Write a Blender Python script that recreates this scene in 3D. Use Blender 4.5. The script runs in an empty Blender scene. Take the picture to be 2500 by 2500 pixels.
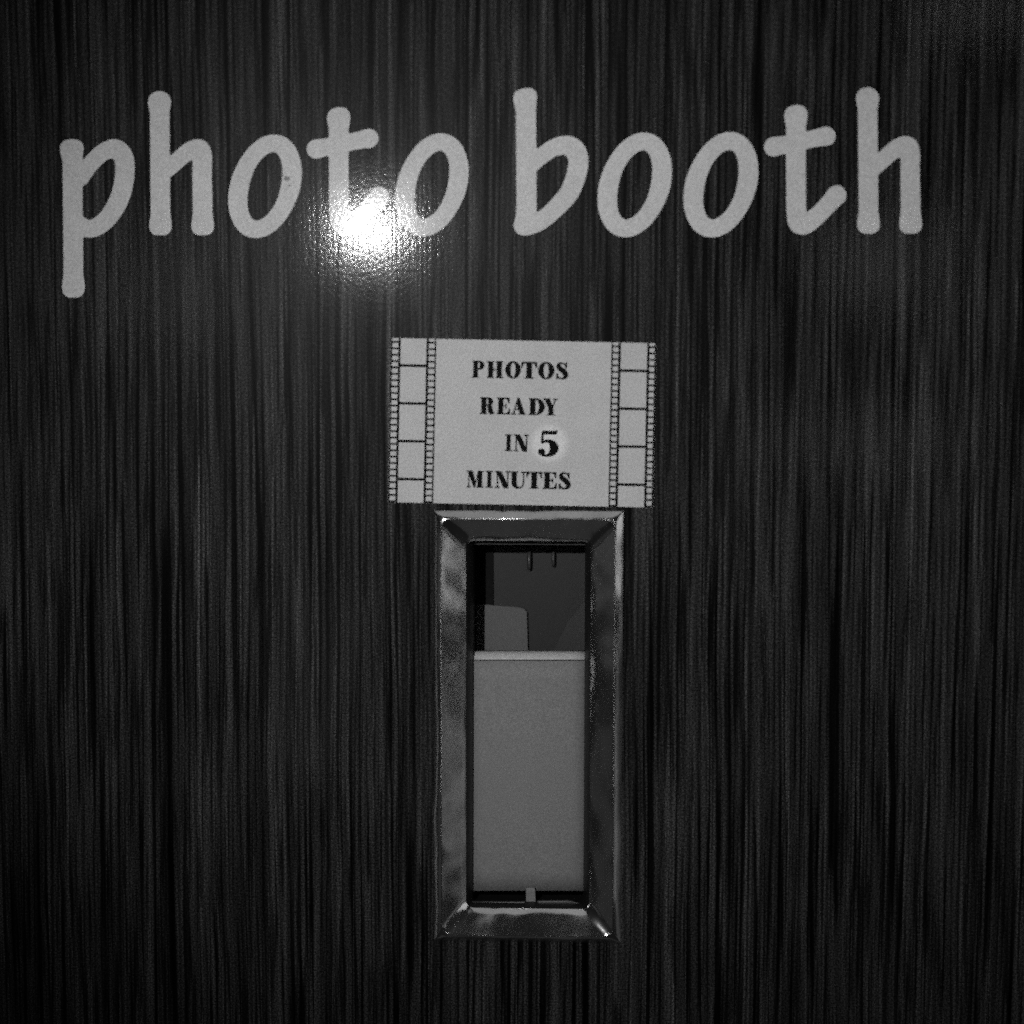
import bpy, bmesh, math
import numpy as np
from mathutils import Vector, Matrix, Euler
from mathutils.geometry import tessellate_polygon

S = bpy.context.scene
COL = S.collection
R = math.radians

# ------------------------------------------------------------------ camera
# world: the booth wall is the plane Y = 0, X to the right, Z up, camera on the -Y side; metres
PXM = 0.0002                      # one pixel of the 2500 px photograph is about 0.2 mm on the wall
DIST = 0.90
PITCH, YAW, ROLL = R(4.6), R(2.0), R(0.15)
cam_d = bpy.data.cameras.new("camera")
cam_d.sensor_width = 36.0
cam_d.lens = 36.0 * DIST / (2500 * PXM)
cam_d.clip_start, cam_d.clip_end = 0.01, 50
cam = bpy.data.objects.new("camera", cam_d)
COL.objects.link(cam)
S.camera = cam
cam_pos = Vector((math.sin(YAW) * math.cos(PITCH), -math.cos(YAW) * math.cos(PITCH), math.sin(PITCH))) * DIST
look = (-cam_pos).to_track_quat('-Z', 'Y')
cam.matrix_world = Matrix.Translation(cam_pos) @ look.to_matrix().to_4x4() @ Matrix.Rotation(ROLL, 4, 'Z')
cam_d.dof.use_dof = True
cam_d.dof.focus_distance = 0.93
cam_d.dof.aperture_fstop = 2.6
CM = cam.matrix_world.copy()
S.render.resolution_x = S.render.resolution_y = 1024

# ------------------------------------------------------------------ world, lamps, exposure
w = bpy.data.worlds.new("World"); S.world = w; w.use_nodes = True
w.node_tree.nodes["Background"].inputs[0].default_value = (1, 1, 1, 1)
w.node_tree.nodes["Background"].inputs[1].default_value = 0.012
S.view_settings.view_transform = 'Standard'
S.view_settings.look = 'None'
S.view_settings.exposure = 0
S.view_settings.gamma = 1
S.cycles.use_denoising = False
S.cycles.use_adaptive_sampling = True
S.cycles.adaptive_threshold = 1.0
S.cycles.adaptive_min_samples = 8
S.cycles.filter_width = 1.75
S.cycles.max_bounces = 6
S.cycles.sample_clamp_indirect = 2.0

def aim(o, target):
    o.rotation_euler = (Vector(target) - o.location).to_track_quat('-Z', 'Y').to_euler()

def area(loc, target, sx, sy, watts):  # lamp out of view, placed for what the chrome and laminate reflect
    l = bpy.data.lights.new("unseen_lamp", 'AREA'); l.shape = 'RECTANGLE'
    l.size, l.size_y, l.energy = sx, sy, watts
    o = bpy.data.objects.new("unseen_lamp", l); COL.objects.link(o); o.location = loc; aim(o, target)
    return o

# the lamp beside the camera, whose glare shows on the laminate
fl = bpy.data.lights.new("flash_lamp", 'SPOT')
fl.energy = 19.8; fl.shadow_soft_size = 0.007; fl.spot_size = R(48); fl.spot_blend = 1.0
flo = bpy.data.objects.new("flash_lamp", fl); COL.objects.link(flo)
FLASH = True

# ------------------------------------------------------------------ photograph -> wall mapping
def P(px, py, depth=0.0):
    """point on the plane Y = depth seen at photo pixel (px, py)"""
    f = cam_d.lens / cam_d.sensor_width
    d = CM.to_3x3() @ Vector(((px - 1250) / 2500, (1250 - py) / 2500, -f))
    t = (depth - cam_pos.y) / d.y
    return cam_pos + d * t

foot = Vector((cam_pos.x, 0, cam_pos.z))
g = P(905, 562)
flo.location = (foot.x + 2 * (g.x - foot.x), cam_pos.y, foot.z + 2 * (g.z - foot.z))
aim(flo, P(1320, 1060))

area((0.10, -0.24, 0.95), (0.0, -0.02, 0.0), 1.8, 0.46, 0.85)     # unseen strip lamp above, reflected in the top rim
area((0.55, -0.72, 0.98), (0.0, 0, -0.15), 0.46, 0.50, 0.085)      # unseen lamp added overhead to grey the bottom bevel
area((1.05, -0.48, 0.17), (0.0, -0.15, 0.17), 0.72, 0.66, 0.9)     # unseen lamp added to brighten the upper left bevel
area((1.05, -0.52, -0.345), (0.0, -0.2, -0.345), 0.70, 0.07, 0.022)  # two more added for blotches lower on the left bevel
area((1.05, -0.52, -0.46), (0.0, -0.2, -0.46), 0.70, 0.09, 0.030)
area((1.30, -0.14, -0.20), (0.0, -0.02, -0.1), 0.26, 1.8, 0.09)    # added along the wall to lighten the right rim
area((-1.30, -0.06, -0.1), (0.0, -0.03, -0.1), 0.07, 1.6, 0.060)   # added along the wall for the left rim's bright edge
area((0.10, -0.22, -1.2), (0.0, 0, -0.2), 1.6, 0.40, 0.055)         # unseen lamp added below to lighten the bottom rim

area((-1.0, -0.50, -0.17), (0.0, -0.2, -0.17), 0.55, 0.12, 0.012)   # dim pair added for uneven reflections on the right bevel
area((-1.0, -0.50, -0.48), (0.0, -0.2, -0.48), 0.55, 0.30, 0.013)

def mirrored(px, py, wpx, hpx, rad, k=2.0):
    """room light behind the camera, seen as a faint cloudy reflection round photo pixel (px, py)"""
    q = P(px, py); d = q - cam_pos
    pos = Vector((q.x + k * d.x, q.y - k * d.y, q.z + k * d.z))
    sx, sy = wpx * PXM * (1 + k), hpx * PXM * (1 + k)
    area(pos, q, sx, sy, 2.6 * rad * math.pi * sx * sy)
mirrored(430, 700, 150, 260, 1.3)
mirrored(2170, 640, 260, 200, 1.2)
mirrored(2110, 1080, 420, 120, 0.9)
mirrored(2380, 20, 200, 110, 1.9)
mirrored(760, 1650, 260, 500, 0.45)

# ------------------------------------------------------------------ materials
def mat(name):
    m = bpy.data.materials.new(name); m.use_nodes = True
    nt = m.node_tree
    return m, nt, nt.nodes["Principled BSDF"]

def N(nt, t, **kw):
    n = nt.nodes.new(t)
    for k, v in kw.items():
        if hasattr(n, k): setattr(n, k, v)
        else: n.inputs[k].default_value = v
    return n

def L(nt, a, b): nt.links.new(a, b)

def coords(nt, scale, loc=(0, 0, 0)):
    g = N(nt, "ShaderNodeNewGeometry")
    mp = N(nt, "ShaderNodeMapping")
    mp.inputs["Scale"].default_value = scale
    mp.inputs["Location"].default_value = loc
    L(nt, g.outputs["Position"], mp.inputs["Vector"])
    return mp.outputs["Vector"]

def noise(nt, vec, detail=2.0, rough=0.5, dist=0.0):
    n = N(nt, "ShaderNodeTexNoise")
    n.inputs["Scale"].default_value = 1.0
    n.inputs["Detail"].default_value = detail
    n.inputs["Roughness"].default_value = rough
    n.inputs["Distortion"].default_value = dist
    L(nt, vec, n.inputs["Vector"])
    return n.outputs["Fac"]

def math_(nt, op, a, b=None, clamp=False):
    n = N(nt, "ShaderNodeMath"); n.operation = op; n.use_clamp = clamp
    for i, v in enumerate((a, b)):
        if v is None: continue
        if isinstance(v, (int, float)): n.inputs[i].default_value = v
        else: L(nt, v, n.inputs[i])
    return n.outputs[0]

def ramp(nt, fac, stops, interp='LINEAR'):
    r = N(nt, "ShaderNodeValToRGB"); cr = r.color_ramp; cr.interpolation = interp
    while len(cr.elements) < len(stops): cr.elements.new(0.5)
    for e, (p, v) in zip(cr.elements, stops):
        e.position = p; e.color = (v, v, v, 1)
    L(nt, fac, r.inputs["Fac"])
    return r.outputs["Color"]

def pebble(nt, fleck=620.0, dist=0.0001, strength=0.32, streak=None, extra=0.0):
    """fine pebbled relief of the laminate, which breaks the glare into sparkles"""
    a = noise(nt, coords(nt, (fleck, fleck, fleck * 0.8)), 2.5, 0.6)
    h = a
    if streak is not None:
        h = math_(nt, 'ADD', h, math_(nt, 'MULTIPLY', streak, extra))
    b = N(nt, "ShaderNodeBump")
    b.inputs["Strength"].default_value = strength
    b.inputs["Distance"].default_value = dist
    L(nt, h, b.inputs["Height"])
    return b.outputs["Normal"]

def speckled(nt, col, sock, amp):
    """fine random speckle in the colour, standing in for film grain"""
    f = ramp(nt, noise(nt, coords(nt, (1500, 1500, 1500), (9, 4, 2)), 1, 0.5), [(0.28, 0.0), (0.72, 1.0)])
    k = math_(nt, 'ADD', math_(nt, 'MULTIPLY', f, 2 * amp), 1 - amp)
    mul = N(nt, "ShaderNodeVectorMath"); mul.operation = 'SCALE'
    L(nt, col, mul.inputs[0]); L(nt, k, mul.inputs["Scale"]); L(nt, mul.outputs[0], sock)

def wood_mat():
    m, nt, b = mat("dark_wood_veneer")
    # slow sideways drift so that no streak is a ruled line
    geo = N(nt, "ShaderNodeNewGeometry")
    sep = N(nt, "ShaderNodeSeparateXYZ"); L(nt, geo.outputs["Position"], sep.inputs[0])
    drift = noise(nt, coords(nt, (6, 6, 3.0), (4, 0, 1)), 2, 0.5)
    drift2 = noise(nt, coords(nt, (40, 40, 16), (1, 0, 7)), 2, 0.5)
    x = math_(nt, 'ADD', sep.outputs[0], math_(nt, 'MULTIPLY', math_(nt, 'SUBTRACT', drift, 0.5), 0.006))
    x = math_(nt, 'ADD', x, math_(nt, 'MULTIPLY', math_(nt, 'SUBTRACT', drift2, 0.5), 0.0010))
    cmb = N(nt, "ShaderNodeCombineXYZ"); L(nt, x, cmb.inputs[0]); L(nt, sep.outputs[2], cmb.inputs[2])
    def lay(sx, sz, ox, detail, rough):
        mp = N(nt, "ShaderNodeMapping")
        mp.inputs["Scale"].default_value = (sx, 1, sz); mp.inputs["Location"].default_value = (ox, ox * 1.7, ox * 0.3)
        L(nt, cmb.outputs[0], mp.inputs["Vector"])
        return noise(nt, mp.outputs[0], detail, rough)
    broad = lay(34, 2.0, 3.0, 2, 0.5)
    mid = lay(210, 5.0, 11.0, 2, 0.6)
    fine = lay(620, 8.0, 23.0, 2, 0.65)
    s = math_(nt, 'ADD', math_(nt, 'MULTIPLY', mid, 0.32), math_(nt, 'MULTIPLY', broad, 0.10))
    s = math_(nt, 'ADD', s, math_(nt, 'MULTIPLY', fine, 0.58))
    col = ramp(nt, s, [(0.38, 0.022), (0.46, 0.033), (0.52, 0.049), (0.58, 0.074), (0.66, 0.108)])
    def mulc(a, b_):
        mul = N(nt, "ShaderNodeMix"); mul.data_type = 'RGBA'; mul.blend_type = 'MULTIPLY'; mul.inputs[0].default_value = 1.0
        L(nt, a, mul.inputs[6]); L(nt, b_, mul.inputs[7]); return mul.outputs[2]
    # long dark pores, two widths, and short fine ones
    c1 = mulc(col, ramp(nt, lay(300, 4.0, 41.0, 1, 0.5), [(0.0, 0.05), (0.34, 0.10), (0.39, 1.0), (1.0, 1.0)]))
    c2 = mulc(c1, ramp(nt, lay(560, 7.0, 53.0, 1, 0.5), [(0.0, 0.10), (0.37, 0.20), (0.42, 1.0), (1.0, 1.0)]))
    c3 = mulc(c2, ramp(nt, lay(750, 20.0, 61.0, 1, 0.5), [(0.0, 0.20), (0.38, 0.35), (0.46, 1.0), (1.0, 1.15)]))
    c3 = mulc(c3, ramp(nt, lay(300, 0.8, 71.0, 1, 0.5), [(0.0, 0.20), (0.31, 0.35), (0.36, 1.0), (1.0, 1.0)]))
    c3 = mulc(c3, ramp(nt, lay(230, 0.6, 87.0, 1, 0.5), [(0.0, 0.50), (0.58, 0.55), (0.68, 0.95), (1.0, 1.0)]))
    c4 = mulc(c3, ramp(nt, noise(nt, coords(nt, (1500, 1500, 1300), (5, 2, 8)), 1, 0.5), [(0.32, 0.15), (0.5, 0.95), (0.68, 2.5)]))
    # cloudy, slightly darker patches
    cl = noise(nt, coords(nt, (9, 9, 7), (2.2, 0, 5.1)), 3, 0.5)
    clm = ramp(nt, cl, [(0.35, 0.84), (0.65, 1.0)])
    mul2 = N(nt, "ShaderNodeMix"); mul2.data_type = 'RGBA'; mul2.blend_type = 'MULTIPLY'; mul2.inputs[0].default_value = 1.0
    L(nt, c4, mul2.inputs[6]); L(nt, clm, mul2.inputs[7])
    L(nt, mul2.outputs[2], b.inputs["Base Color"])
    b.inputs["Roughness"].default_value = 0.36
    b.inputs["Specular IOR Level"].default_value = 0.03
    b.inputs["Coat Weight"].default_value = 0.095
    b.inputs["Coat Roughness"].default_value = 0.085
    nrm = pebble(nt, streak=s, extra=1.2)
    L(nt, nrm, b.inputs["Coat Normal"]); L(nt, nrm, b.inputs["Normal"])
    return m

def vinyl_mat():
    m, nt, b = mat("pale_vinyl")
    n = noise(nt, coords(nt, (30, 30, 30)), 4, 0.6)
    speckled(nt, ramp(nt, n, [(0.3, 0.50), (0.7, 0.56)]), b.inputs["Base Color"], 0.24)
    b.inputs["Roughness"].default_value = 0.5
    b.inputs["Specular IOR Level"].default_value = 0.2
    b.inputs["Coat Weight"].default_value = 0.15
    b.inputs["Coat Roughness"].default_value = 0.085
    nrm = pebble(nt, strength=0.30)
    L(nt, nrm, b.inputs["Coat Normal"]); L(nt, nrm, b.inputs["Normal"])
    return m

def card_mat(halo):
    m, nt, b = mat("printed_card")
    n = noise(nt, coords(nt, (60, 60, 60)), 4, 0.6)
    base = ramp(nt, n, [(0.3, 0.47), (0.7, 0.52)])
    # the pale printed halo round the numeral
    geo = N(nt, "ShaderNodeNewGeometry")
    vm = N(nt, "ShaderNodeVectorMath"); vm.operation = 'DISTANCE'
    L(nt, geo.outputs["Position"], vm.inputs[0]); vm.inputs[1].default_value = halo
    mr = N(nt, "ShaderNodeMapRange"); mr.interpolation_type = 'SMOOTHSTEP'
    mr.inputs["From Min"].default_value = 30 * PXM; mr.inputs["From Max"].default_value = 55 * PXM
    mr.inputs["To Min"].default_value = 1.0; mr.inputs["To Max"].default_value = 0.0
    L(nt, vm.outputs["Value"], mr.inputs["Value"])
    mx = N(nt, "ShaderNodeMix"); mx.data_type = 'RGBA'
    L(nt, mr.outputs[0], mx.inputs[0]); L(nt, base, mx.inputs[6]); mx.inputs[7].default_value = (0.68, 0.68, 0.68, 1)
    speckled(nt, mx.outputs[2], b.inputs["Base Color"], 0.22)
    b.inputs["Roughness"].default_value = 0.55
    b.inputs["Specular IOR Level"].default_value = 0.2
    return m

def flat_mat(name, v, rough=0.5, spec=0.3, var=0.12, freq=80):
    m, nt, b = mat(name)
    n = noise(nt, coords(nt, (freq, freq, freq)), 4, 0.6)
    speckled(nt, ramp(nt, n, [(0.3, v * (1 - var)), (0.7, v * (1 + var))]), b.inputs["Base Color"], 0.2)
    b.inputs["Roughness"].default_value = rough
    b.inputs["Specular IOR Level"].default_value = spec
    return m

def chrome_mat():
    m, nt, b = mat("pressed_chrome")
    b.inputs["Metallic"].default_value = 1.0
    sm = noise(nt, coords(nt, (55, 55, 30)), 3, 0.6)
    L(nt, ramp(nt, sm, [(0.3, 0.50), (0.7, 0.66)]), b.inputs["Base Color"])
    L(nt, ramp(nt, noise(nt, coords(nt, (90, 90, 40), (3, 1, 2)), 4, 0.6), [(0.3, 0.12), (0.7, 0.18)]), b.inputs["Roughness"])
    wv = noise(nt, coords(nt, (42, 42, 22), (7, 2, 3)), 1.5, 0.45)
    bp = N(nt, "ShaderNodeBump"); bp.inputs["Strength"].default_value = 1.0; bp.inputs["Distance"].default_value = 0.0025
    L(nt, wv, bp.inputs["Height"])
    L(nt, bp.outputs["Normal"], b.inputs["Normal"])
    return m

# ------------------------------------------------------------------ signed-distance outlines -> meshes
def spline(pts, closed=False, n=10):
    """Catmull-Rom through (x, y, r) points"""
    pts = np.array(pts, float); out = []
    m = len(pts)
    rng = range(m if closed else m - 1)
    for i in rng:
        p0 = pts[(i - 1) % m] if (closed or i > 0) else 2 * pts[0] - pts[1]
        p1 = pts[i]; p2 = pts[(i + 1) % m]
        p3 = pts[(i + 2) % m] if (closed or i + 2 < m) else 2 * pts[-1] - pts[-2]
        for k in range(n):
            t = k / n
            out.append(0.5 * (2 * p1 + (p2 - p0) * t + (2 * p0 - 5 * p1 + 4 * p2 - p3) * t * t + (3 * p1 - p0 - 3 * p2 + p3) * t ** 3))
    out.append(pts[0] if closed else pts[-1])
    return np.array(out)

def sd_chain(X, Y, pts):
    d = np.full(X.shape, 1e9)
    for a, b in zip(pts[:-1], pts[1:]):
        ab = b[:2] - a[:2]; ll = max(ab @ ab, 1e-12)
        t = np.clip(((X - a[0]) * ab[0] + (Y - a[1]) * ab[1]) / ll, 0, 1)
        dd = np.hypot(X - a[0] - t * ab[0], Y - a[1] - t * ab[1]) - (a[2] + t * (b[2] - a[2]))
        d = np.minimum(d, dd)
    return d

def sd_rect(X, Y, x0, y0, x1, y1):
    dx = np.abs(X - (x0 + x1) / 2) - (x1 - x0) / 2; dy = np.abs(Y - (y0 + y1) / 2) - (y1 - y0) / 2
    return np.hypot(np.maximum(dx, 0), np.maximum(dy, 0)) + np.minimum(np.maximum(dx, dy), 0)

def sd_poly(X, Y, pts):
    pts = np.array(pts, float); d = np.full(X.shape, 1e9); ins = np.zeros(X.shape, bool)
    for a, b in zip(pts, np.roll(pts, -1, 0)):
        ab = b - a; t = np.clip(((X - a[0]) * ab[0] + (Y - a[1]) * ab[1]) / (ab @ ab), 0, 1)
        d = np.minimum(d, np.hypot(X - a[0] - t * ab[0], Y - a[1] - t * ab[1]))
        c = ((a[1] > Y) != (b[1] > Y))
        with np.errstate(divide='ignore', invalid='ignore'):
            xi = a[0] + (Y - a[1]) * ab[0] / (ab[1] if ab[1] else 1e-12)
        ins ^= c & (X < xi)
    return np.where(ins, -d, d)

def sd_ell(X, Y, cx, cy, rx, ry):
    k = np.hypot((X - cx) / rx, (Y - cy) / ry)
    g = np.hypot((X - cx) / rx ** 2, (Y - cy) / ry ** 2)
    return np.where(g > 1e-6, k * (k - 1) / np.maximum(g, 1e-6), -min(rx, ry))

def contours(F, X, Y):
    """marching squares: closed loops where F crosses zero"""
    segs = {}
    ny, nx = F.shape
    def pt(e):
        (i, j), (k, l) = e
        a, b = F[i, j], F[k, l]; t = a / (a - b)
        return (X[i, j] + t * (X[k, l] - X[i, j]), Y[i, j] + t * (Y[k, l] - Y[i, j]))
    In = F < 0
    s = In[:-1, :-1].astype(int) + In[:-1, 1:] + In[1:, :-1] + In[1:, 1:]
    for i, j in zip(*np.where((s > 0) & (s < 4))):
        c = [(i, j), (i, j + 1), (i + 1, j + 1), (i + 1, j)]
        ent, ext = [], []
        for k in range(4):
            a, b = c[k], c[(k + 1) % 4]
            if In[a] and not In[b]: ent.append((min(a, b), max(a, b)))
            elif In[b] and not In[a]: ext.append((min(a, b), max(a, b)))
        if len(ent) == 1: segs[ent[0]] = ext[0]
        else:
            order = [(min(c[k], c[(k + 1) % 4]), max(c[k], c[(k + 1) % 4])) for k in range(4)]
            for e in ent: segs[e] = order[(order.index(e) + 1) % 4]
    loops = []
    while segs:
        st = next(iter(segs)); cur = st; lp = []
        while cur in segs:
            lp.append(pt(cur)); cur = segs.pop(cur)
        if len(lp) > 5: loops.append(lp)
    return loops

def simplify(lp, tol):
    """drop points that lie on the line of their neighbours"""
    p = np.array(lp); keep = list(range(len(p)))
    for _ in range(3):
        out = []; n = len(keep); i = 0
        while i < n:
            out.append(keep[i])
            a, b, c = p[keep[i]], p[keep[(i + 1) % n]], p[keep[(i + 2) % n]]
            ac = c - a; l = np.hypot(*ac)
            if l > 0 and abs(ac[0] * (b - a)[1] - ac[1] * (b - a)[0]) / l < tol and i + 1 < n: i += 2
            else: i += 1
        keep = out
    return [tuple(p[k]) for k in keep]

def plate_from_loops(groups, to_world, thick, base):
    """groups: list of loop lists (2-D); a thin solid with walls, front towards -Y"""
    V, Fc = [], []
    for loops in groups:
        off = len(V); flat = []
        for lp in loops: flat += lp
        n = len(flat)
        for q in flat:
            V.append(to_world(q[0], q[1]) + Vector((0, -base - thick, 0)))
        for q in flat:
            V.append(to_world(q[0], q[1]) + Vector((0, -base, 0)))
        tris = tessellate_polygon([[Vector((q[0], q[1], 0)) for q in lp] for lp in loops])
        for t in tris: Fc.append([off + k for k in t])
        s = off
        for lp in loops:
            m = len(lp)
            for k in range(m):
                a, b = s + k, s + (k + 1) % m
                Fc.append([a, b, b + n, a + n])
            s += m
    return V, Fc

# ------------------------------------------------------------------ object helpers
def link_mesh(name, V, Fc, m, parent=None, smooth=False, label=None, origin=None, fix=True):
    o0 = Vector(origin) if origin is not None else (parent.location.copy() if parent is not None and parent.parent is None else Vector((0, 0, 0)))
    me = bpy.data.meshes.new(name)
    me.from_pydata([tuple(Vector(v) - o0) for v in V], [], Fc)
    bm = bmesh.new(); bm.from_mesh(me)
    bmesh.ops.remove_doubles(bm, verts=bm.verts, dist=1e-7)
    if fix: bmesh.ops.recalc_face_normals(bm, faces=bm.faces)
    bm.to_mesh(me); bm.free()
    me.materials.append(m)
    if smooth:
        for p in me.polygons: p.use_smooth = True
    o = bpy.data.objects.new(name, me); COL.objects.link(o)
    if parent is not None:
        o.parent = parent
    if parent is None: o.location = o0
    if label: o["label"] = label
    return o

def thing(name, loc, label, cat):
    e = bpy.data.objects.new(name, None); COL.objects.link(e); e.location = loc
    e.empty_display_size = 0.02
    e["label"] = label; e["category"] = cat
    return e

def box(V, Fc, x0, x1, y0, y1, z0, z1):
    s = len(V)
    for x in (x0, x1):
        for y in (y0, y1):
            for z in (z0, z1): V.append(Vector((x, y, z)))
    for f in ((0, 1, 3, 2), (4, 6, 7, 5), (0, 4, 5, 1), (2, 3, 7, 6), (0, 2, 6, 4), (1, 5, 7, 3)):
        Fc.append([s + k for k in f])

WOOD = wood_mat(); VINYL = vinyl_mat(); CHROME = chrome_mat()
INK = flat_mat("black_ink", 0.004, 0.6, 0.04)
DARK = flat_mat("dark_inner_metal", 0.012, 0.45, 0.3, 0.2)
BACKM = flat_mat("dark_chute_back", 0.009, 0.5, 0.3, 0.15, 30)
PLATE = flat_mat("grey_tray_plastic", 0.205, 0.6, 0.1, 0.03, 40)
LIPM = flat_mat("lit_tray_edge", 0.42, 0.45, 0.3, 0.05, 60)  # paler than the tray: light on the upturned edge put into colour
INNER = flat_mat("grey_inner_sheet", 0.085, 0.5, 0.3, 0.05, 40)
SMUDGE = flat_mat("dark_scuff", 0.25, 0.7, 0.2, 0.3, 900)

# ------------------------------------------------------------------ the photo slot frame: its place on the wall
TL, TR, BL, BR = P(1054, 1246), P(1518, 1248), P(1064, 2296), P(1519, 2302)
HC = (TL + TR + BL + BR) / 4
HW = ((TR - TL).length + (BR - BL).length) / 2
HH = ((TL - BL).length + (TR - BR).length) / 2
hx = ((TR - TL) + (BR - BL)).normalized(); hz = ((TL - BL) + (TR - BR)); hz = (hz - hx * hz.dot(hx)).normalized()
hy = Vector((0, 1, 0))
def HP(u, v, d):      # local slot frame: u right, v up, d metres behind the wall face
    return HC + hx * u + hz * v + hy * d

# ------------------------------------------------------------------ setting: the wood veneer wall, cut out behind the slot
ins = 14 * PXM
hx0, hx1, hz0, hz1 = HC.x - HW / 2 + ins, HC.x + HW / 2 - ins, HC.z - HH / 2 + ins, HC.z + HH / 2 - ins
V, Fc = [], []
xs = [-0.75, hx0, hx1, 0.75]; zs = [-0.75, hz0, hz1, 0.75]
for d in (0.0, 0.016):
    for z in zs:
        for x in xs: V.append(Vector((x, d, z)))
for j in range(3):
    for i in range(3):
        if i == 1 and j == 1: continue
        a = j * 4 + i
        Fc.append([a, a + 1, a + 5, a + 4]); Fc.append([16 + a, 16 + a + 4, 16 + a + 5, 16 + a + 1])
for a, b in ((5, 6), (6, 10), (10, 9), (9, 5), (0, 1), (1, 2), (2, 3), (3, 7), (7, 11), (11, 15), (15, 14), (14, 13), (13, 12), (12, 8), (8, 4), (4, 0)):
    Fc.append([a, b, b + 16, a + 16])
wall = link_mesh("wall", V, Fc, WOOD)
wall["kind"] = "structure"
wall["label"] = "dark wood veneer wall with vertical grain"

# ------------------------------------------------------------------ "photo booth" lettering
def st(*p): return np.array(p, float)

def h_glyph(dx=0.0, base=575.0, sy=1.0):
    def T(pts): return [(x + dx, base - (575.0 - y) * sy, r) for x, y, r in pts]
    return [st(*T([(389.5, 251, 28.5), (390, 275, 23.8), (391, 400, 23.8), (392, 522, 23.8), (392, 546, 27.6)])),
            spline(T([(398, 424, 18), (422, 403, 19.5), (448, 379, 20.5), (468, 367, 22.5), (487, 366, 25), (494, 386, 24), (493.5, 420, 23.5), (494.5, 480, 23.8)])),
            st(*T([(494.5, 475, 23.8), (495, 522, 24), (495, 546, 27.6)])),
            pad(392 + dx, base - 21, 0), pad(495 + dx, base - 21, 0), pad(389.5 + dx, base - (575 - 246) * sy, 0, 5.0, 22)]

def pad(cx, cy, tilt=0.0, w=7.0, r=20.5):
    return st((cx - w, cy + tilt, r), (cx + w, cy - tilt, r))

def o_glyph(cx, cy, k):
    Sxx, Syy, Sxy = (66.3 * k) ** 2, (105.0 * k) ** 2, -2250.0 * k * k
    a = math.sqrt(Sxx); b = Sxy / a; c = math.sqrt(Syy - b * b)
    pts = []
    for i in range(72):
        t = 2 * math.pi * i / 72
        x, y = a * math.cos(t), b * math.cos(t) + c * math.sin(t)
        ang = math.atan2(y, x)
        pts.append((cx + x, cy + y, (22.3 + 1.4 * math.cos(2 * ang + 0.5)) * k))
    pts.append(pts[0])
    return [np.array(pts)]

def t_glyph(dx=0.0, dyt=0.0, dyb=0.0):
    def T(pts): return [(x + dx, y + (dyt if y < 400 else dyb), r) for x, y, r in pts]
    return [st(*T([(1943, 285, 28.5), (1943, 311, 24), (1943, 399, 24), (1943.5, 485, 24)])),
            spline(T([(1943.5, 480, 24), (1944.5, 520, 24), (1950, 543, 25.5), (1964, 547, 25), (1984, 536, 22.5), (2006, 516, 21.5), (2026, 495, 22), (2042, 477, 24.5)])),
            spline(T([(1888.5, 358.5, 23.5), (1912, 354, 21.5), (1943, 349, 20.5), (1975, 341, 20.5), (1998, 336, 21.5), (2016.5, 332.5, 23.5)])),
            pad(1943 + dx, 278 + dyt, 1.0)]

p_glyph = [st((175.5, 368, 28.3), (177, 394, 24), (178.5, 560, 24), (179.5, 672, 24), (179.5, 698, 28.3)),
           spline([(198, 434, 20), (212, 413, 20), (234, 387, 20.5), (257, 369, 21.5), (282, 364, 24), (300, 380, 24), (305.5, 408, 23.5), (303, 442, 23.5),
                   (295, 476, 23.5), (280, 509, 23), (258, 538, 22), (234, 555, 22), (212, 558, 21.5), (192, 548, 22)]), pad(179.5, 706, 0), pad(175.5, 362, 0, 7.5, 21.5)]
b_glyph = [st((1282, 244, 28.5), (1284, 272, 24.3), (1285, 400, 24.6), (1285.5, 500, 24.6)),
           st((1285.5, 500, 24.6), (1284, 530, 25), (1279.5, 550, 25.5)),
           spline([(1296, 406, 18), (1318, 385, 19.5), (1350, 362, 21), (1382, 355, 23.5), (1404, 367, 25), (1412, 395, 24.3), (1405, 434, 24),
                   (1390, 470, 23.5), (1364, 501, 22.5), (1338, 526, 21.5), (1312, 543, 22.5), (1282, 550, 25.5)]), pad(1282, 237, 1.8, 8.5, 20.8)]

GL = [("p", p_glyph), ("h", h_glyph()), ("o", o_glyph(647, 455, 1.0)), ("t", t_glyph(-1116, 5.5, 3.0)), ("o", o_glyph(1054.5, 451.5, 0.997)),
      ("b", b_glyph), ("o", o_glyph(1549.5, 451.5, 1.012)), ("o", o_glyph(1760, 451, 1.018)), ("t", t_glyph()), ("h", h_glyph(1728.2, 571.0, 1.017))]

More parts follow.
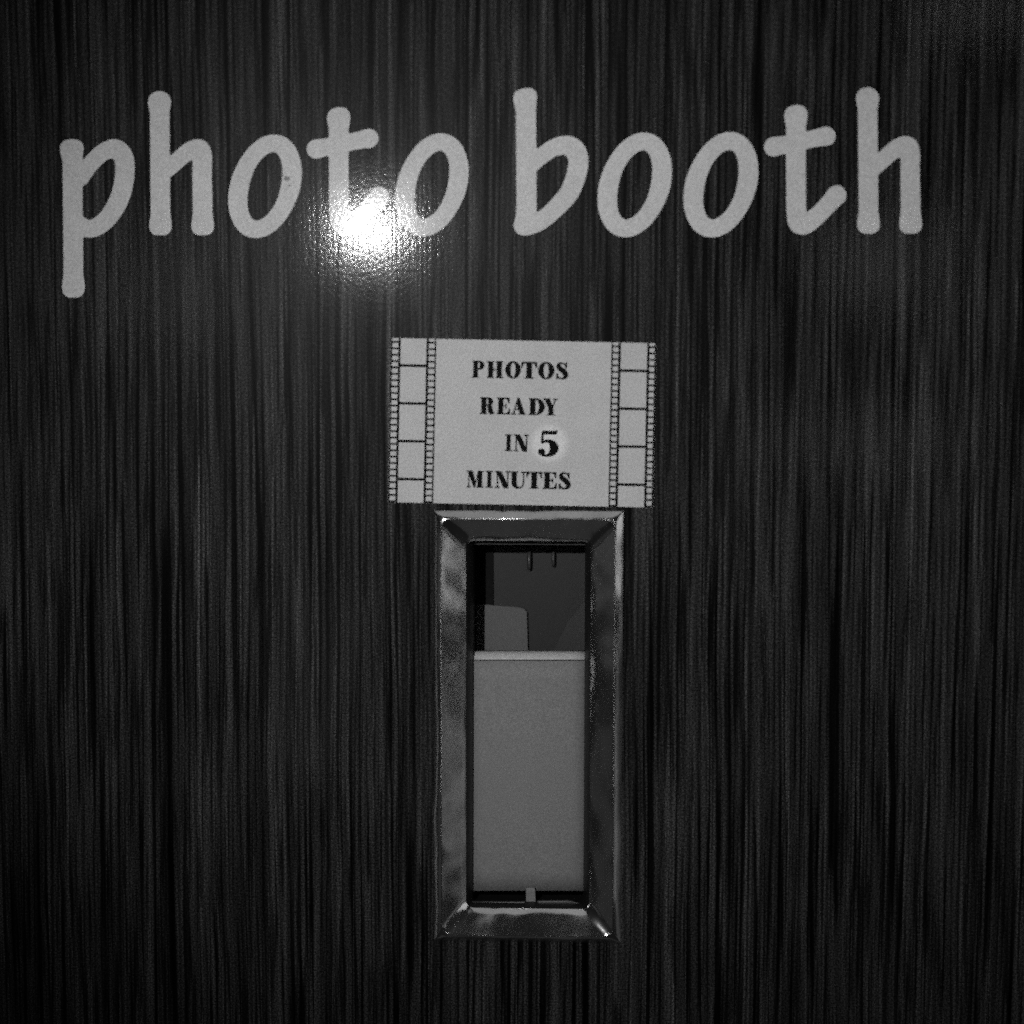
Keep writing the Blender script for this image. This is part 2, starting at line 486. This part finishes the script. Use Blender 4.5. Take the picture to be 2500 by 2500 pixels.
base = P(1180, 575)
lettering = thing("wall_lettering", base, "pale rounded lowercase letters reading photo booth stuck across the top of the dark wood wall", "lettering")
ords = {"o": ["first", "second", "third", "fourth"], "h": ["first", "second"], "t": ["first", "second"], "p": [""], "b": [""]}
cnt = {}
letters = []
for ch, strokes in GL:
    al = np.vstack(strokes)
    x0, x1 = (al[:, 0] - al[:, 2]).min() - 8, (al[:, 0] + al[:, 2]).max() + 8
    y0, y1 = (al[:, 1] - al[:, 2]).min() - 8, (al[:, 1] + al[:, 2]).max() + 8
    X, Y = np.meshgrid(np.arange(x0, x1, 2.5), np.arange(y0, y1, 2.5))
    F = np.full(X.shape, 1e9)
    for s in strokes: F = np.minimum(F, sd_chain(X, Y, s))
    # a little softening where strokes meet, as cut vinyl has
    for _ in range(2):
        G = F.copy(); G[1:-1, 1:-1] = (F[1:-1, 1:-1] * 4 + F[:-2, 1:-1] + F[2:, 1:-1] + F[1:-1, :-2] + F[1:-1, 2:]) / 8; F = G
    loops = [simplify(l, 0.12) for l in contours(F, X, Y)]
    V, Fc = plate_from_loops([loops], lambda a, b: P(a, b), 0.00018, 0.00002)
    k = cnt.get(ch, 0); cnt[ch] = k + 1
    lb = ("pale vinyl " + ords[ch][k] + " letter " + ch).replace("  ", " ")
    o = link_mesh("letter", V, Fc, VINYL, lettering, label=lb)
    letters.append(o)

# the small scuff on the first o
rs = np.random.RandomState(4)
V, Fc = [], []
for cx, cy, r0 in ((699, 436, 7.5), (708, 453, 4.0), (690, 428, 3.0)):
    s = len(V); nn = 14
    for k in range(nn):
        a = 2 * math.pi * k / nn; rr = r0 * (0.55 + 0.65 * rs.rand())
        V.append(P(cx + rr * math.cos(a) * 1.1, cy + rr * math.sin(a) * 0.8) + Vector((0, -0.00026, 0)))
    Fc.append(list(range(s, s + nn)))
sc_ = link_mesh("scuff", V, Fc, SMUDGE, letters[2], origin=lettering.location)

# ------------------------------------------------------------------ the printed card
A0 = math.atan2(13, 647)
cc = Vector(((955 + 1602 + 948 + 1594) / 4, (825 + 838 + 1225 + 1240) / 4))
CWp, CHp = 647.0, 401.0
ca, sa = math.cos(A0), math.sin(A0)
def to_local(px, py):
    dx, dy = px - cc.x, py - cc.y
    return (dx * ca + dy * sa + CWp / 2, -dx * sa + dy * ca + CHp / 2)
def from_local(u, v):
    u -= CWp / 2; v -= CHp / 2
    return (cc.x + u * ca - v * sa, cc.y + u * sa + v * ca)
def CPt(u, v): return P(*from_local(u, v))

halo = P(1341, 1083) + Vector((0, -0.0006, 0))
CARD = card_mat(halo)
sign = thing("notice_card", CPt(CWp / 2, CHp), "small pale printed card with film strip borders, just above the metal slot", "sign")
# the card, very slightly bowed off the wall
V, Fc = [], []
nu = 24
T0 = 0.0006
def card_lift(u): return 0.0
for k in range(nu + 1):
    u = CWp * k / nu
    for v in (0, CHp):
        V.append(CPt(u, v) + Vector((0, -T0 - card_lift(u), 0)))
        V.append(CPt(u, v) + Vector((0, -0.00003, 0)))
for k in range(nu):
    a = k * 4
    Fc += [[a, a + 4, a + 6, a + 2], [a + 1, a + 3, a + 7, a + 5], [a, a + 1, a + 5, a + 4], [a + 2, a + 6, a + 7, a + 3]]
Fc += [[0, 2, 3, 1], [nu * 4, nu * 4 + 1, nu * 4 + 3, nu * 4 + 2]]
link_mesh("card", V, Fc, CARD, sign)

INKZ = T0 + 0.00006
def ink_rects(name, rects, label):
    V, Fc = [], []
    for (u0, v0, u1, v1) in rects:
        s = len(V)
        for (u, v) in ((u0, v0), (u1, v0), (u1, v1), (u0, v1)):
            V.append(CPt(u, v) + Vector((0, -INKZ, 0)))
        Fc.append([s, s + 3, s + 2, s + 1])
    return link_mesh(name, V, Fc, INK, sign, label=label, fix=False)

def strip(edges, lines, name_label):
    (a0, a1), (b0, b1), (c0, c1), (d0, d1) = edges     # ink bars: outer edge, frame side, frame side, inner edge
    rects = [(x0, 0.3, x1, CHp - 0.3) for x0, x1 in edges]
    for (u0, u1) in ((a1, b0), (c1, d0)):
        v = -3.6
        for k in range(27):
            v0, v1 = v + 11.0, v + 15.5
            if v1 > 0.5 and v0 < CHp - 1: rects.append((u0, max(v0, 0.3), u1, min(v1, CHp - 0.3)))
            v += 15.55
    for ly in lines: rects.append((b1, ly - 3.2, c0, ly + 3.2))
    ink_rects("film_strip", rects, name_label)
strip(((0.3, 3.4), (18.0, 23.5), (86.5, 92.0), (107.0, 110.5)), (66.6, 158.8, 251.0, 343.5), "film strip printed down the left side of the card")
strip(((538.0, 541.5), (555.0, 560.8), (625.0, 630.8), (643.2, 646.7)), (68.3, 161.0, 253.4, 346.3), "film strip printed down the right side of the card")

# fat-face serif capitals, unit cap height, y up
HL = 0.03
def gR(X, Y, *a): return sd_rect(X, Y, *a)
def U(*a):
    r = a[0]
    for q in a[1:]: r = np.minimum(r, q)
    return r
def wedge(X, Y, x, y, dx, dy): return sd_poly(X, Y, [(x, y), (x + dx, y), (x, y + dy)])
def glyph(c, X, Y):
    if c == "I": return 0.62, U(gR(X, Y, .15, 0, .47, 1), gR(X, Y, 0, 0, .62, HL), gR(X, Y, 0, 1 - HL, .62, 1))
    if c == "H": return 1.1, U(gR(X, Y, .10, 0, .40, 1), gR(X, Y, .70, 0, 1.0, 1), gR(X, Y, 0, 0, .48, HL), gR(X, Y, 0, 1 - HL, .48, 1),
                               gR(X, Y, .62, 0, 1.1, HL), gR(X, Y, .62, 1 - HL, 1.1, 1), gR(X, Y, .4, .48, .7, .48 + HL))
    if c == "O": return 1.0, np.maximum(sd_ell(X, Y, .5, .5, .5, .52), -sd_ell(X, Y, .5, .5, .185, .475))
    if c in "PR":
        bowl = np.maximum(np.maximum(sd_ell(X, Y, .52, .745, .36, .255), -sd_ell(X, Y, .47, .745, .115, .21)), .4 - X)
        r = U(gR(X, Y, .10, 0, .40, 1), gR(X, Y, 0, 0, .5, HL), gR(X, Y, 0, 1 - HL, .54, 1), bowl)
        if c == "P": return .88, r
        leg = U(spl(X, Y, [(.55, .49, .04), (.66, .42, .13), (.72, .25, .15), (.76, .10, .12), (.88, .03, .035), (.98, .10, .02)]))
        return 1.0, U(r, leg)
    if c == "T": return .95, U(gR(X, Y, .32, 0, .63, 1), gR(X, Y, .18, 0, .77, HL), gR(X, Y, 0, 1 - HL, .95, 1),
                               sd_poly(X, Y, [(0, 1), (0, .66), (.035, .66), (.10, .88), (.22, .96)]), sd_poly(X, Y, [(.95, 1), (.95, .66), (.915, .66), (.85, .88), (.73, .96)]))
    if c == "E": return .9, U(gR(X, Y, .10, 0, .41, 1), gR(X, Y, 0, 0, .88, HL), gR(X, Y, 0, 1 - HL, .84, 1), gR(X, Y, .41, .48, .62, .48 + HL), gR(X, Y, .60, .36, .635, .65),
                              sd_poly(X, Y, [(.84, 1), (.84, .68), (.81, .68), (.74, .88), (.6, .96)]), sd_poly(X, Y, [(.88, 0), (.88, .34), (.85, .34), (.78, .12), (.62, .04)]))
    if c == "D": return 1.0, U(gR(X, Y, .10, 0, .40, 1), gR(X, Y, 0, 0, .5, HL), gR(X, Y, 0, 1 - HL, .5, 1),
                               np.maximum(np.maximum(sd_ell(X, Y, .45, .5, .55, .5), -sd_ell(X, Y, .42, .5, .26, .455)), .38 - X))
    if c == "A": return 1.08, U(sd_poly(X, Y, [(.44, 1.02), (.56, 1.02), (.98, 0), (.64, 0), (.40, .66)]), sd_poly(X, Y, [(.42, .9), (.46, .9), (.16, 0), (.115, 0)]),
                                gR(X, Y, .22, .28, .8, .28 + HL), gR(X, Y, 0, 0, .32, HL), gR(X, Y, .52, 0, 1.08, HL))
    if c == "Y": return 1.02, U(sd_poly(X, Y, [(.08, 1), (.42, 1), (.70, .45), (.70, 0), (.40, 0), (.40, .42)]), sd_poly(X, Y, [(.86, 1), (.90, 1), (.68, .45), (.62, .45)]),
                                gR(X, Y, 0, 1 - HL, .5, 1), gR(X, Y, .7, 1 - HL, 1.02, 1), gR(X, Y, .25, 0, .85, HL))
    if c == "N": return 1.05, U(gR(X, Y, .14, 0, .185, 1), sd_poly(X, Y, [(.08, 1), (.42, 1), (.92, .0), (.90, -.02), (.80, -.02)]), sd_poly(X, Y, [(.10, 1), (.42, 1), (.92, .12), (.92, -.02), (.62, -.0)]),
                                gR(X, Y, .885, 0, .93, 1), gR(X, Y, 0, 1 - HL, .4, 1), gR(X, Y, 0, 0, .33, HL), gR(X, Y, .74, 1 - HL, 1.05, 1))
    if c == "M": return 1.25, U(gR(X, Y, .13, 0, .17, 1), sd_poly(X, Y, [(.08, 1), (.42, 1), (.66, .25), (.62, 0), (.54, 0)]), sd_poly(X, Y, [(.58, 0), (.62, 0), (.88, .95), (.86, 1)]),
                                gR(X, Y, .84, 0, 1.14, 1), gR(X, Y, 0, 1 - HL, .4, 1), gR(X, Y, 0, 0, .31, HL), gR(X, Y, .76, 0, 1.25, HL), gR(X, Y, .84, 1 - HL, 1.25, 1))
    if c == "U": return 1.05, U(gR(X, Y, .10, .3, .41, 1), np.maximum(np.maximum(sd_ell(X, Y, .51, .33, .41, .36), -sd_ell(X, Y, .62, .36, .23, .33)), Y - .36),
                                gR(X, Y, .86, .3, .905, 1), gR(X, Y, 0, 1 - HL, .5, 1), gR(X, Y, .72, 1 - HL, 1.05, 1))
    if c == "S": return .74, U(spl(X, Y, [(.60, .70, .018), (.53, .90, .028), (.36, .975, .03), (.18, .93, .06), (.13, .79, .10), (.22, .65, .125), (.40, .52, .14), (.55, .37, .135),
                                          (.60, .20, .11), (.50, .07, .065), (.33, .02, .03), (.14, .09, .028), (.06, .28, .018)]),
                               gR(X, Y, .60, .68, .64, 1), gR(X, Y, .03, 0, .07, .33))
    if c == "5": return .74, U(sd_poly(X, Y, [(.13, 1), (.16, .90), (.66, .90), (.70, 1.04), (.64, 1.0)]), sd_poly(X, Y, [(.13, 1), (.17, 1), (.14, .52), (.10, .52)]),
                               spl(X, Y, [(.12, .53, .02), (.26, .60, .03), (.40, .61, .04)]),
                               np.maximum(sd_ell(X, Y, .36, .32, .38, .33), -sd_ell(X, Y, .26, .34, .20, .27)) if False else
                               np.maximum(np.maximum(sd_ell(X, Y, .36, .32, .38, .33), -sd_ell(X, Y, .27, .32, .185, .285)), .22 - X),
                               spl(X, Y, [(.33, .01, .025), (.2, .02, .03), (.1, .09, .05)]), sd_ell(X, Y, .115, .16, .115, .115))
def spl(X, Y, pts): return sd_chain(X, Y, spline(pts, n=6))

def word(text, boxes, ycen, capy, label):
    """boxes: (x0, x1) in photo px for each letter; ycen: photo y of the line's middle at the first box"""
    groups_all = []
    x_ref = (boxes[0][0] + boxes[0][1]) / 2
    V, Fc = [], []
    for c, (bx0, bx1) in zip(text, boxes):
        g = np.arange(-0.12, 1.45, 0.022); X, Y = np.meshgrid(g, np.arange(-0.12, 1.14, 0.018))
        wd, F = glyph(c, X, Y)
        sx = (bx1 - bx0) / wd
        yc = ycen + ((bx0 + bx1) / 2 - x_ref) * math.tan(A0)
        u0, vc = to_local(bx0, yc)
        loops = [simplify(l, 0.004) for l in contours(F - 0.024, X, Y)]
        # split outlines and holes into groups
        def areaof(l):
            q = np.array(l); return 0.5 * np.sum(q[:, 0] * np.roll(q[:, 1], -1) - np.roll(q[:, 0], -1) * q[:, 1])
        big = sorted(loops, key=lambda l: -abs(areaof(l)))
        sgn = np.sign(areaof(big[0])); outs = [l for l in big if np.sign(areaof(l)) == sgn]; holes = [l for l in big if np.sign(areaof(l)) != sgn]
        gr = []
        for o_ in outs:
            q = np.array(o_)
            hs = []
            for h in holes:
                if float(sd_poly(np.array([h[0][0]]), np.array([h[0][1]]), o_)[0]) < 0: hs.append(h)
            gr.append([o_] + hs)
        v, f = plate_from_loops(gr, lambda a, b: CPt(u0 + a * sx, vc + (0.5 - b) * capy), 0.00004, T0 + 0.00002)
        s = len(V); V += v; Fc += [[k + s for k in q] for q in f]
    return link_mesh("printed_word", V, Fc, INK, sign, label=label)

def bx(off, *xs): return [(900 + a / 2.576, 900 + b / 2.576) for a, b in xs]
word("PHOTOS", bx(0, (652, 727), (745, 845), (862, 956), (962, 1057), (1068, 1166), (1180, 1256)), 901, 39.5, "the printed word PHOTOS")
word("READY", bx(0, (702, 792), (808, 890), (898, 992), (1008, 1106), (1098, 1188)), 990, 39.5, "the printed word READY")
word("IN", bx(0, (858, 902), (914, 1006)), 1080.5, 39.5, "the printed word IN")
word("5", [(1315.5, 1362.5)], 1082.5, 60, "the large printed numeral 5 in a pale halo")
word("MINUTES", bx(0, (618, 722), (738, 780), (796, 888), (892, 990), (994, 1088), (1098, 1184), (1196, 1272)), 1169, 39.5, "the printed word MINUTES")

# ------------------------------------------------------------------ the chrome photo slot
slot = thing("photo_slot", HP(0, -HH / 2, 0), "chrome framed photo delivery slot with grey tray set into the wood wall below the card", "photo slot")

def ring(inset, d, r, nseg=9, sub=14):
    """rounded rectangle of points at inset px, depth d mm (towards the room = positive)"""
    w2, h2 = HW / 2 - inset * PXM, HH / 2 - inset * PXM
    r = min(r * PXM, w2 * 0.98)
    pts = []
    cs = [(w2 - r, h2 - r, 0), (-w2 + r, h2 - r, 90), (-w2 + r, -h2 + r, 180), (w2 - r, -h2 + r, 270)]
    for q, (cx, cy, a0) in enumerate(cs):
        arc = [(cx + r * math.cos(R(a0 + 90 * k / nseg)), cy + r * math.sin(R(a0 + 90 * k / nseg))) for k in range(nseg + 1)]
        pts += arc
        nx = cs[(q + 1) % 4]; e = (nx[0] + r * math.cos(R(nx[2])), nx[1] + r * math.sin(R(nx[2])))
        for k in range(1, sub): pts.append((arc[-1][0] + (e[0] - arc[-1][0]) * k / sub, arc[-1][1] + (e[1] - arc[-1][1]) * k / sub))
    dv = -max(0.0, inset - 74) / 18 * 9 * PXM        # the opening sits a little low in the frame
    up = max(0.0, inset - 76) * 0.75 * PXM
    return [HP(x, y + (dv if y < 0 else up), -d * 0.001) for x, y in pts]

prof = [(0, 0.000, 3), (0, 0.300, 3), (3, 0.900, 4), (7, 1.646, 6), (11, 2.317, 9), (15, 2.920, 13), (18.5, 3.375, 18), (20, 3.415, 22), (21, 3.375, 23), (25, 2.750, 23), (31, 1.845, 24), (42, 0.247, 27), (53, -1.411, 30), (63, -2.973, 31), (71, -4.269, 28), (78, -5.530, 20), (82, -6.716, 10), (87, -9.321, 5), (90, -11.783, 3), (92.5, -14.573, 2)]
N_BEVEL = 16
V, Fc = [], []
rings = [ring(*p) for p in prof]
n = len(rings[0])
for rg in rings: V += rg
def ring_faces(lo, hi):
    return [[a * n + k, a * n + (k + 1) % n, (a + 1) * n + (k + 1) % n, (a + 1) * n + k] for a in range(lo, hi) for k in range(n)]
Fc = ring_faces(0, N_BEVEL - 1)
col = link_mesh("inner_collar", V[(N_BEVEL - 1) * n:], [[q - (N_BEVEL - 1) * n for q in f] for f in ring_faces(N_BEVEL - 1, len(rings) - 1)], flat_mat("black_collar", 0.01, 0.4, 0.25, 0.1), slot, smooth=True, label="dark inner edge of the opening")
V = V[:N_BEVEL * n]
bez = link_mesh("bezel", V, Fc, CHROME, slot, smooth=True)
bm = bmesh.new(); bm.from_mesh(bez.data)
for e in bm.edges:
    if len(e.link_faces) == 2 and e.calc_face_angle(0) > R(24): e.smooth = False
bm.to_mesh(bez.data); bm.free()

# dark chute behind the opening
iw, ih = HW / 2 - 91 * PXM, HH / 2 - 91 * PXM
d0, d1 = 0.0157, 0.046
def hbox(u0, u1, v0, v1, da, db):
    V = [HP(u, v, d) for u in (u0, u1) for v in (v0, v1) for d in (da, db)]
    Fc = [(0, 1, 3, 2), (4, 6, 7, 5), (0, 4, 5, 1), (2, 3, 7, 6), (0, 2, 6, 4), (1, 5, 7, 3)]
    return V, [list(f) for f in Fc]
def join(parts):
    V, Fc = [], []
    for v, f in parts:
        s = len(V); V += v; Fc += [[k + s for k in q] for q in f]
    return V, Fc
t = 0.0012
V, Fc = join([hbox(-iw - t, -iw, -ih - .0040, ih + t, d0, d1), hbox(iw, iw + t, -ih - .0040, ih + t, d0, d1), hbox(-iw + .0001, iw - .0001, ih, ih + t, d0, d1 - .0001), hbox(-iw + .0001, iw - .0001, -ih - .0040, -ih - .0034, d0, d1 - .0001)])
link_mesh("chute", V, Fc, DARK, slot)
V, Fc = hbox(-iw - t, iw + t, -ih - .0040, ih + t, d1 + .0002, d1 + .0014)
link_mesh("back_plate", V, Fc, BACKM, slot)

def quad_prism(pxs, da, thick, name, m, label=None, parent=slot, bevel=0.0):
    """solid whose front outline is seen at photo pixels pxs at depth da"""
    fr = [P(x, y, da if not isinstance(da, (list, tuple)) else da[i]) for i, (x, y) in enumerate(pxs)]
    bk = [p + Vector((0, thick, 0)) for p in fr]
    n = len(fr); V = fr + bk
    Fc = [list(range(n))] + [list(range(2 * n - 1, n - 1, -1))] + [[k, (k + 1) % n, n + (k + 1) % n, n + k] for k in range(n)]
    o = link_mesh(name, V, Fc, m, parent, label=label)
    if bevel:
        b = o.modifiers.new("bevel", 'BEVEL'); b.width = bevel; b.segments = 3
    return o

# grey sheet standing inside, and the slanting guide at the right
quad_prism([(1163, 1475), (1268, 1483), (1280, 1487), (1286, 1494), (1290, 1640), (1163, 1640)], 0.0425, 0.0015, "inner_sheet", INNER, "grey sheet with a rounded corner standing inside the slot")
quad_prism([(1432, 1460), (1432, 1640), (1338, 1640), (1350, 1590), (1385, 1520)], 0.0435, 0.0012, "guide_plate", flat_mat("dark_guide", 0.020, 0.5, 0.3, 0.1, 40), None)
quad_prism([(1150, 1330), (1204, 1330), (1206, 1640), (1150, 1640)], 0.0448, 0.0008, "side_strip", flat_mat("black_felt", 0.007, 0.8, 0.1, 0.2, 300), None)
# two small pins hanging from the top
for cxp, wdt, yb in ((1292, 11, 1392), (1351, 9, 1384)):
    prev = None
    V, Fc = [], []; nn = 12
    rws = []
    for (yy, k) in ((1325, 1.0), (yb - 8, 1.0), (yb - 3, 0.85), (yb, 0.4)):
        c = P(cxp, yy, 0.0425)
        rws.append([c + Vector((math.cos(2 * math.pi * q / nn), math.sin(2 * math.pi * q / nn), 0)) * (wdt * PXM * 0.5 * k) for q in range(nn)])
    for rr in rws: V += rr
    for a in range(3):
        for q in range(nn): Fc.append([a * nn + q, a * nn + (q + 1) % nn, (a + 1) * nn + (q + 1) % nn, (a + 1) * nn + q])
    Fc += [list(range(nn)), list(range(3 * nn, 4 * nn))]
    link_mesh("pin", V, Fc, flat_mat("pin_metal", 0.03, 0.35, 0.3, 0.2), slot, smooth=True)

# the grey tray front: a folded sheet with its top edge bent back
def tray():
    yt, yb = 1611, 2174
    dT, dB = 0.0175, 0.0165
    rows = []                       # (photo y at the face depth, depth) down the sheet
    top = P(1288, yt, dT)
    xl = [(1150.5, 1431.0), (1158, 1433)]
    prof = [(-0.0011, 0.0060), (0.0, 0.0052), (0.0008, 0.0040)]
    V, Fc = [], []
    cols = 8
    fold = [(0.0033, 0.0070), (0.0033, 0.0042), (0.0031, 0.0028), (0.0026, 0.0016), (0.0017, 0.0007), (0.0008, 0.0001), (0.0, -0.0002)]
    def row(yp, d, up, back):
        return [P(1149 + (1431 - 1149) * k / cols, yp, d) + Vector((0, back, up)) for k in range(cols + 1)]
    def sheet(rws, name, m_, lab):
        V, Fc = [], []
        m = cols + 1
        for rr in rws: V += rr
        for a in range(len(rws) - 1):
            for k in range(cols): Fc.append([a * m + k, a * m + k + 1, (a + 1) * m + k + 1, (a + 1) * m + k])
        o = link_mesh(name, V, Fc, m_, slot, smooth=True, label=lab)
        s = o.modifiers.new("thickness", 'SOLIDIFY'); s.thickness = 0.0008; s.offset = 0
    sheet([row(yt, dT, u, b) for u, b in fold], "tray_edge", LIPM, "rolled top edge of the grey tray, the light on it put into its paler colour")
    rws = []
    for q in range(0, 13):
        f = q / 12
        rws.append(row(yt + 2 + (yb - yt - 2) * f, dT + 0.0001 + (dB - dT) * f, 0, 0))
    sheet(rws, "tray", PLATE, "plain grey tray front")
tray()

# bottom of the opening: two dark gaps with a tab between them, and the lip below
quad_prism([(1284, 2168), (1306, 2168), (1308, 2200), (1316, 2212), (1278, 2212), (1284, 2200)], 0.0130, 0.0025, "tab", PLATE, "small tab between the two gaps under the tray", bevel=0.0004)
GUN = flat_mat("worn_lip_metal", 0.07, 0.35, 0.5, 0.25, 60)
quad_prism([(1150, 2202), (1282, 2202), (1282, 2216), (1150, 2216)], 0.0112, 0.0015, "lip", GUN, None, bevel=0.0004)
quad_prism([(1312, 2200), (1390, 2199), (1412, 2205), (1431, 2212), (1431, 2218), (1312, 2218)], 0.0112, 0.0015, "lip", GUN, None, bevel=0.0004)
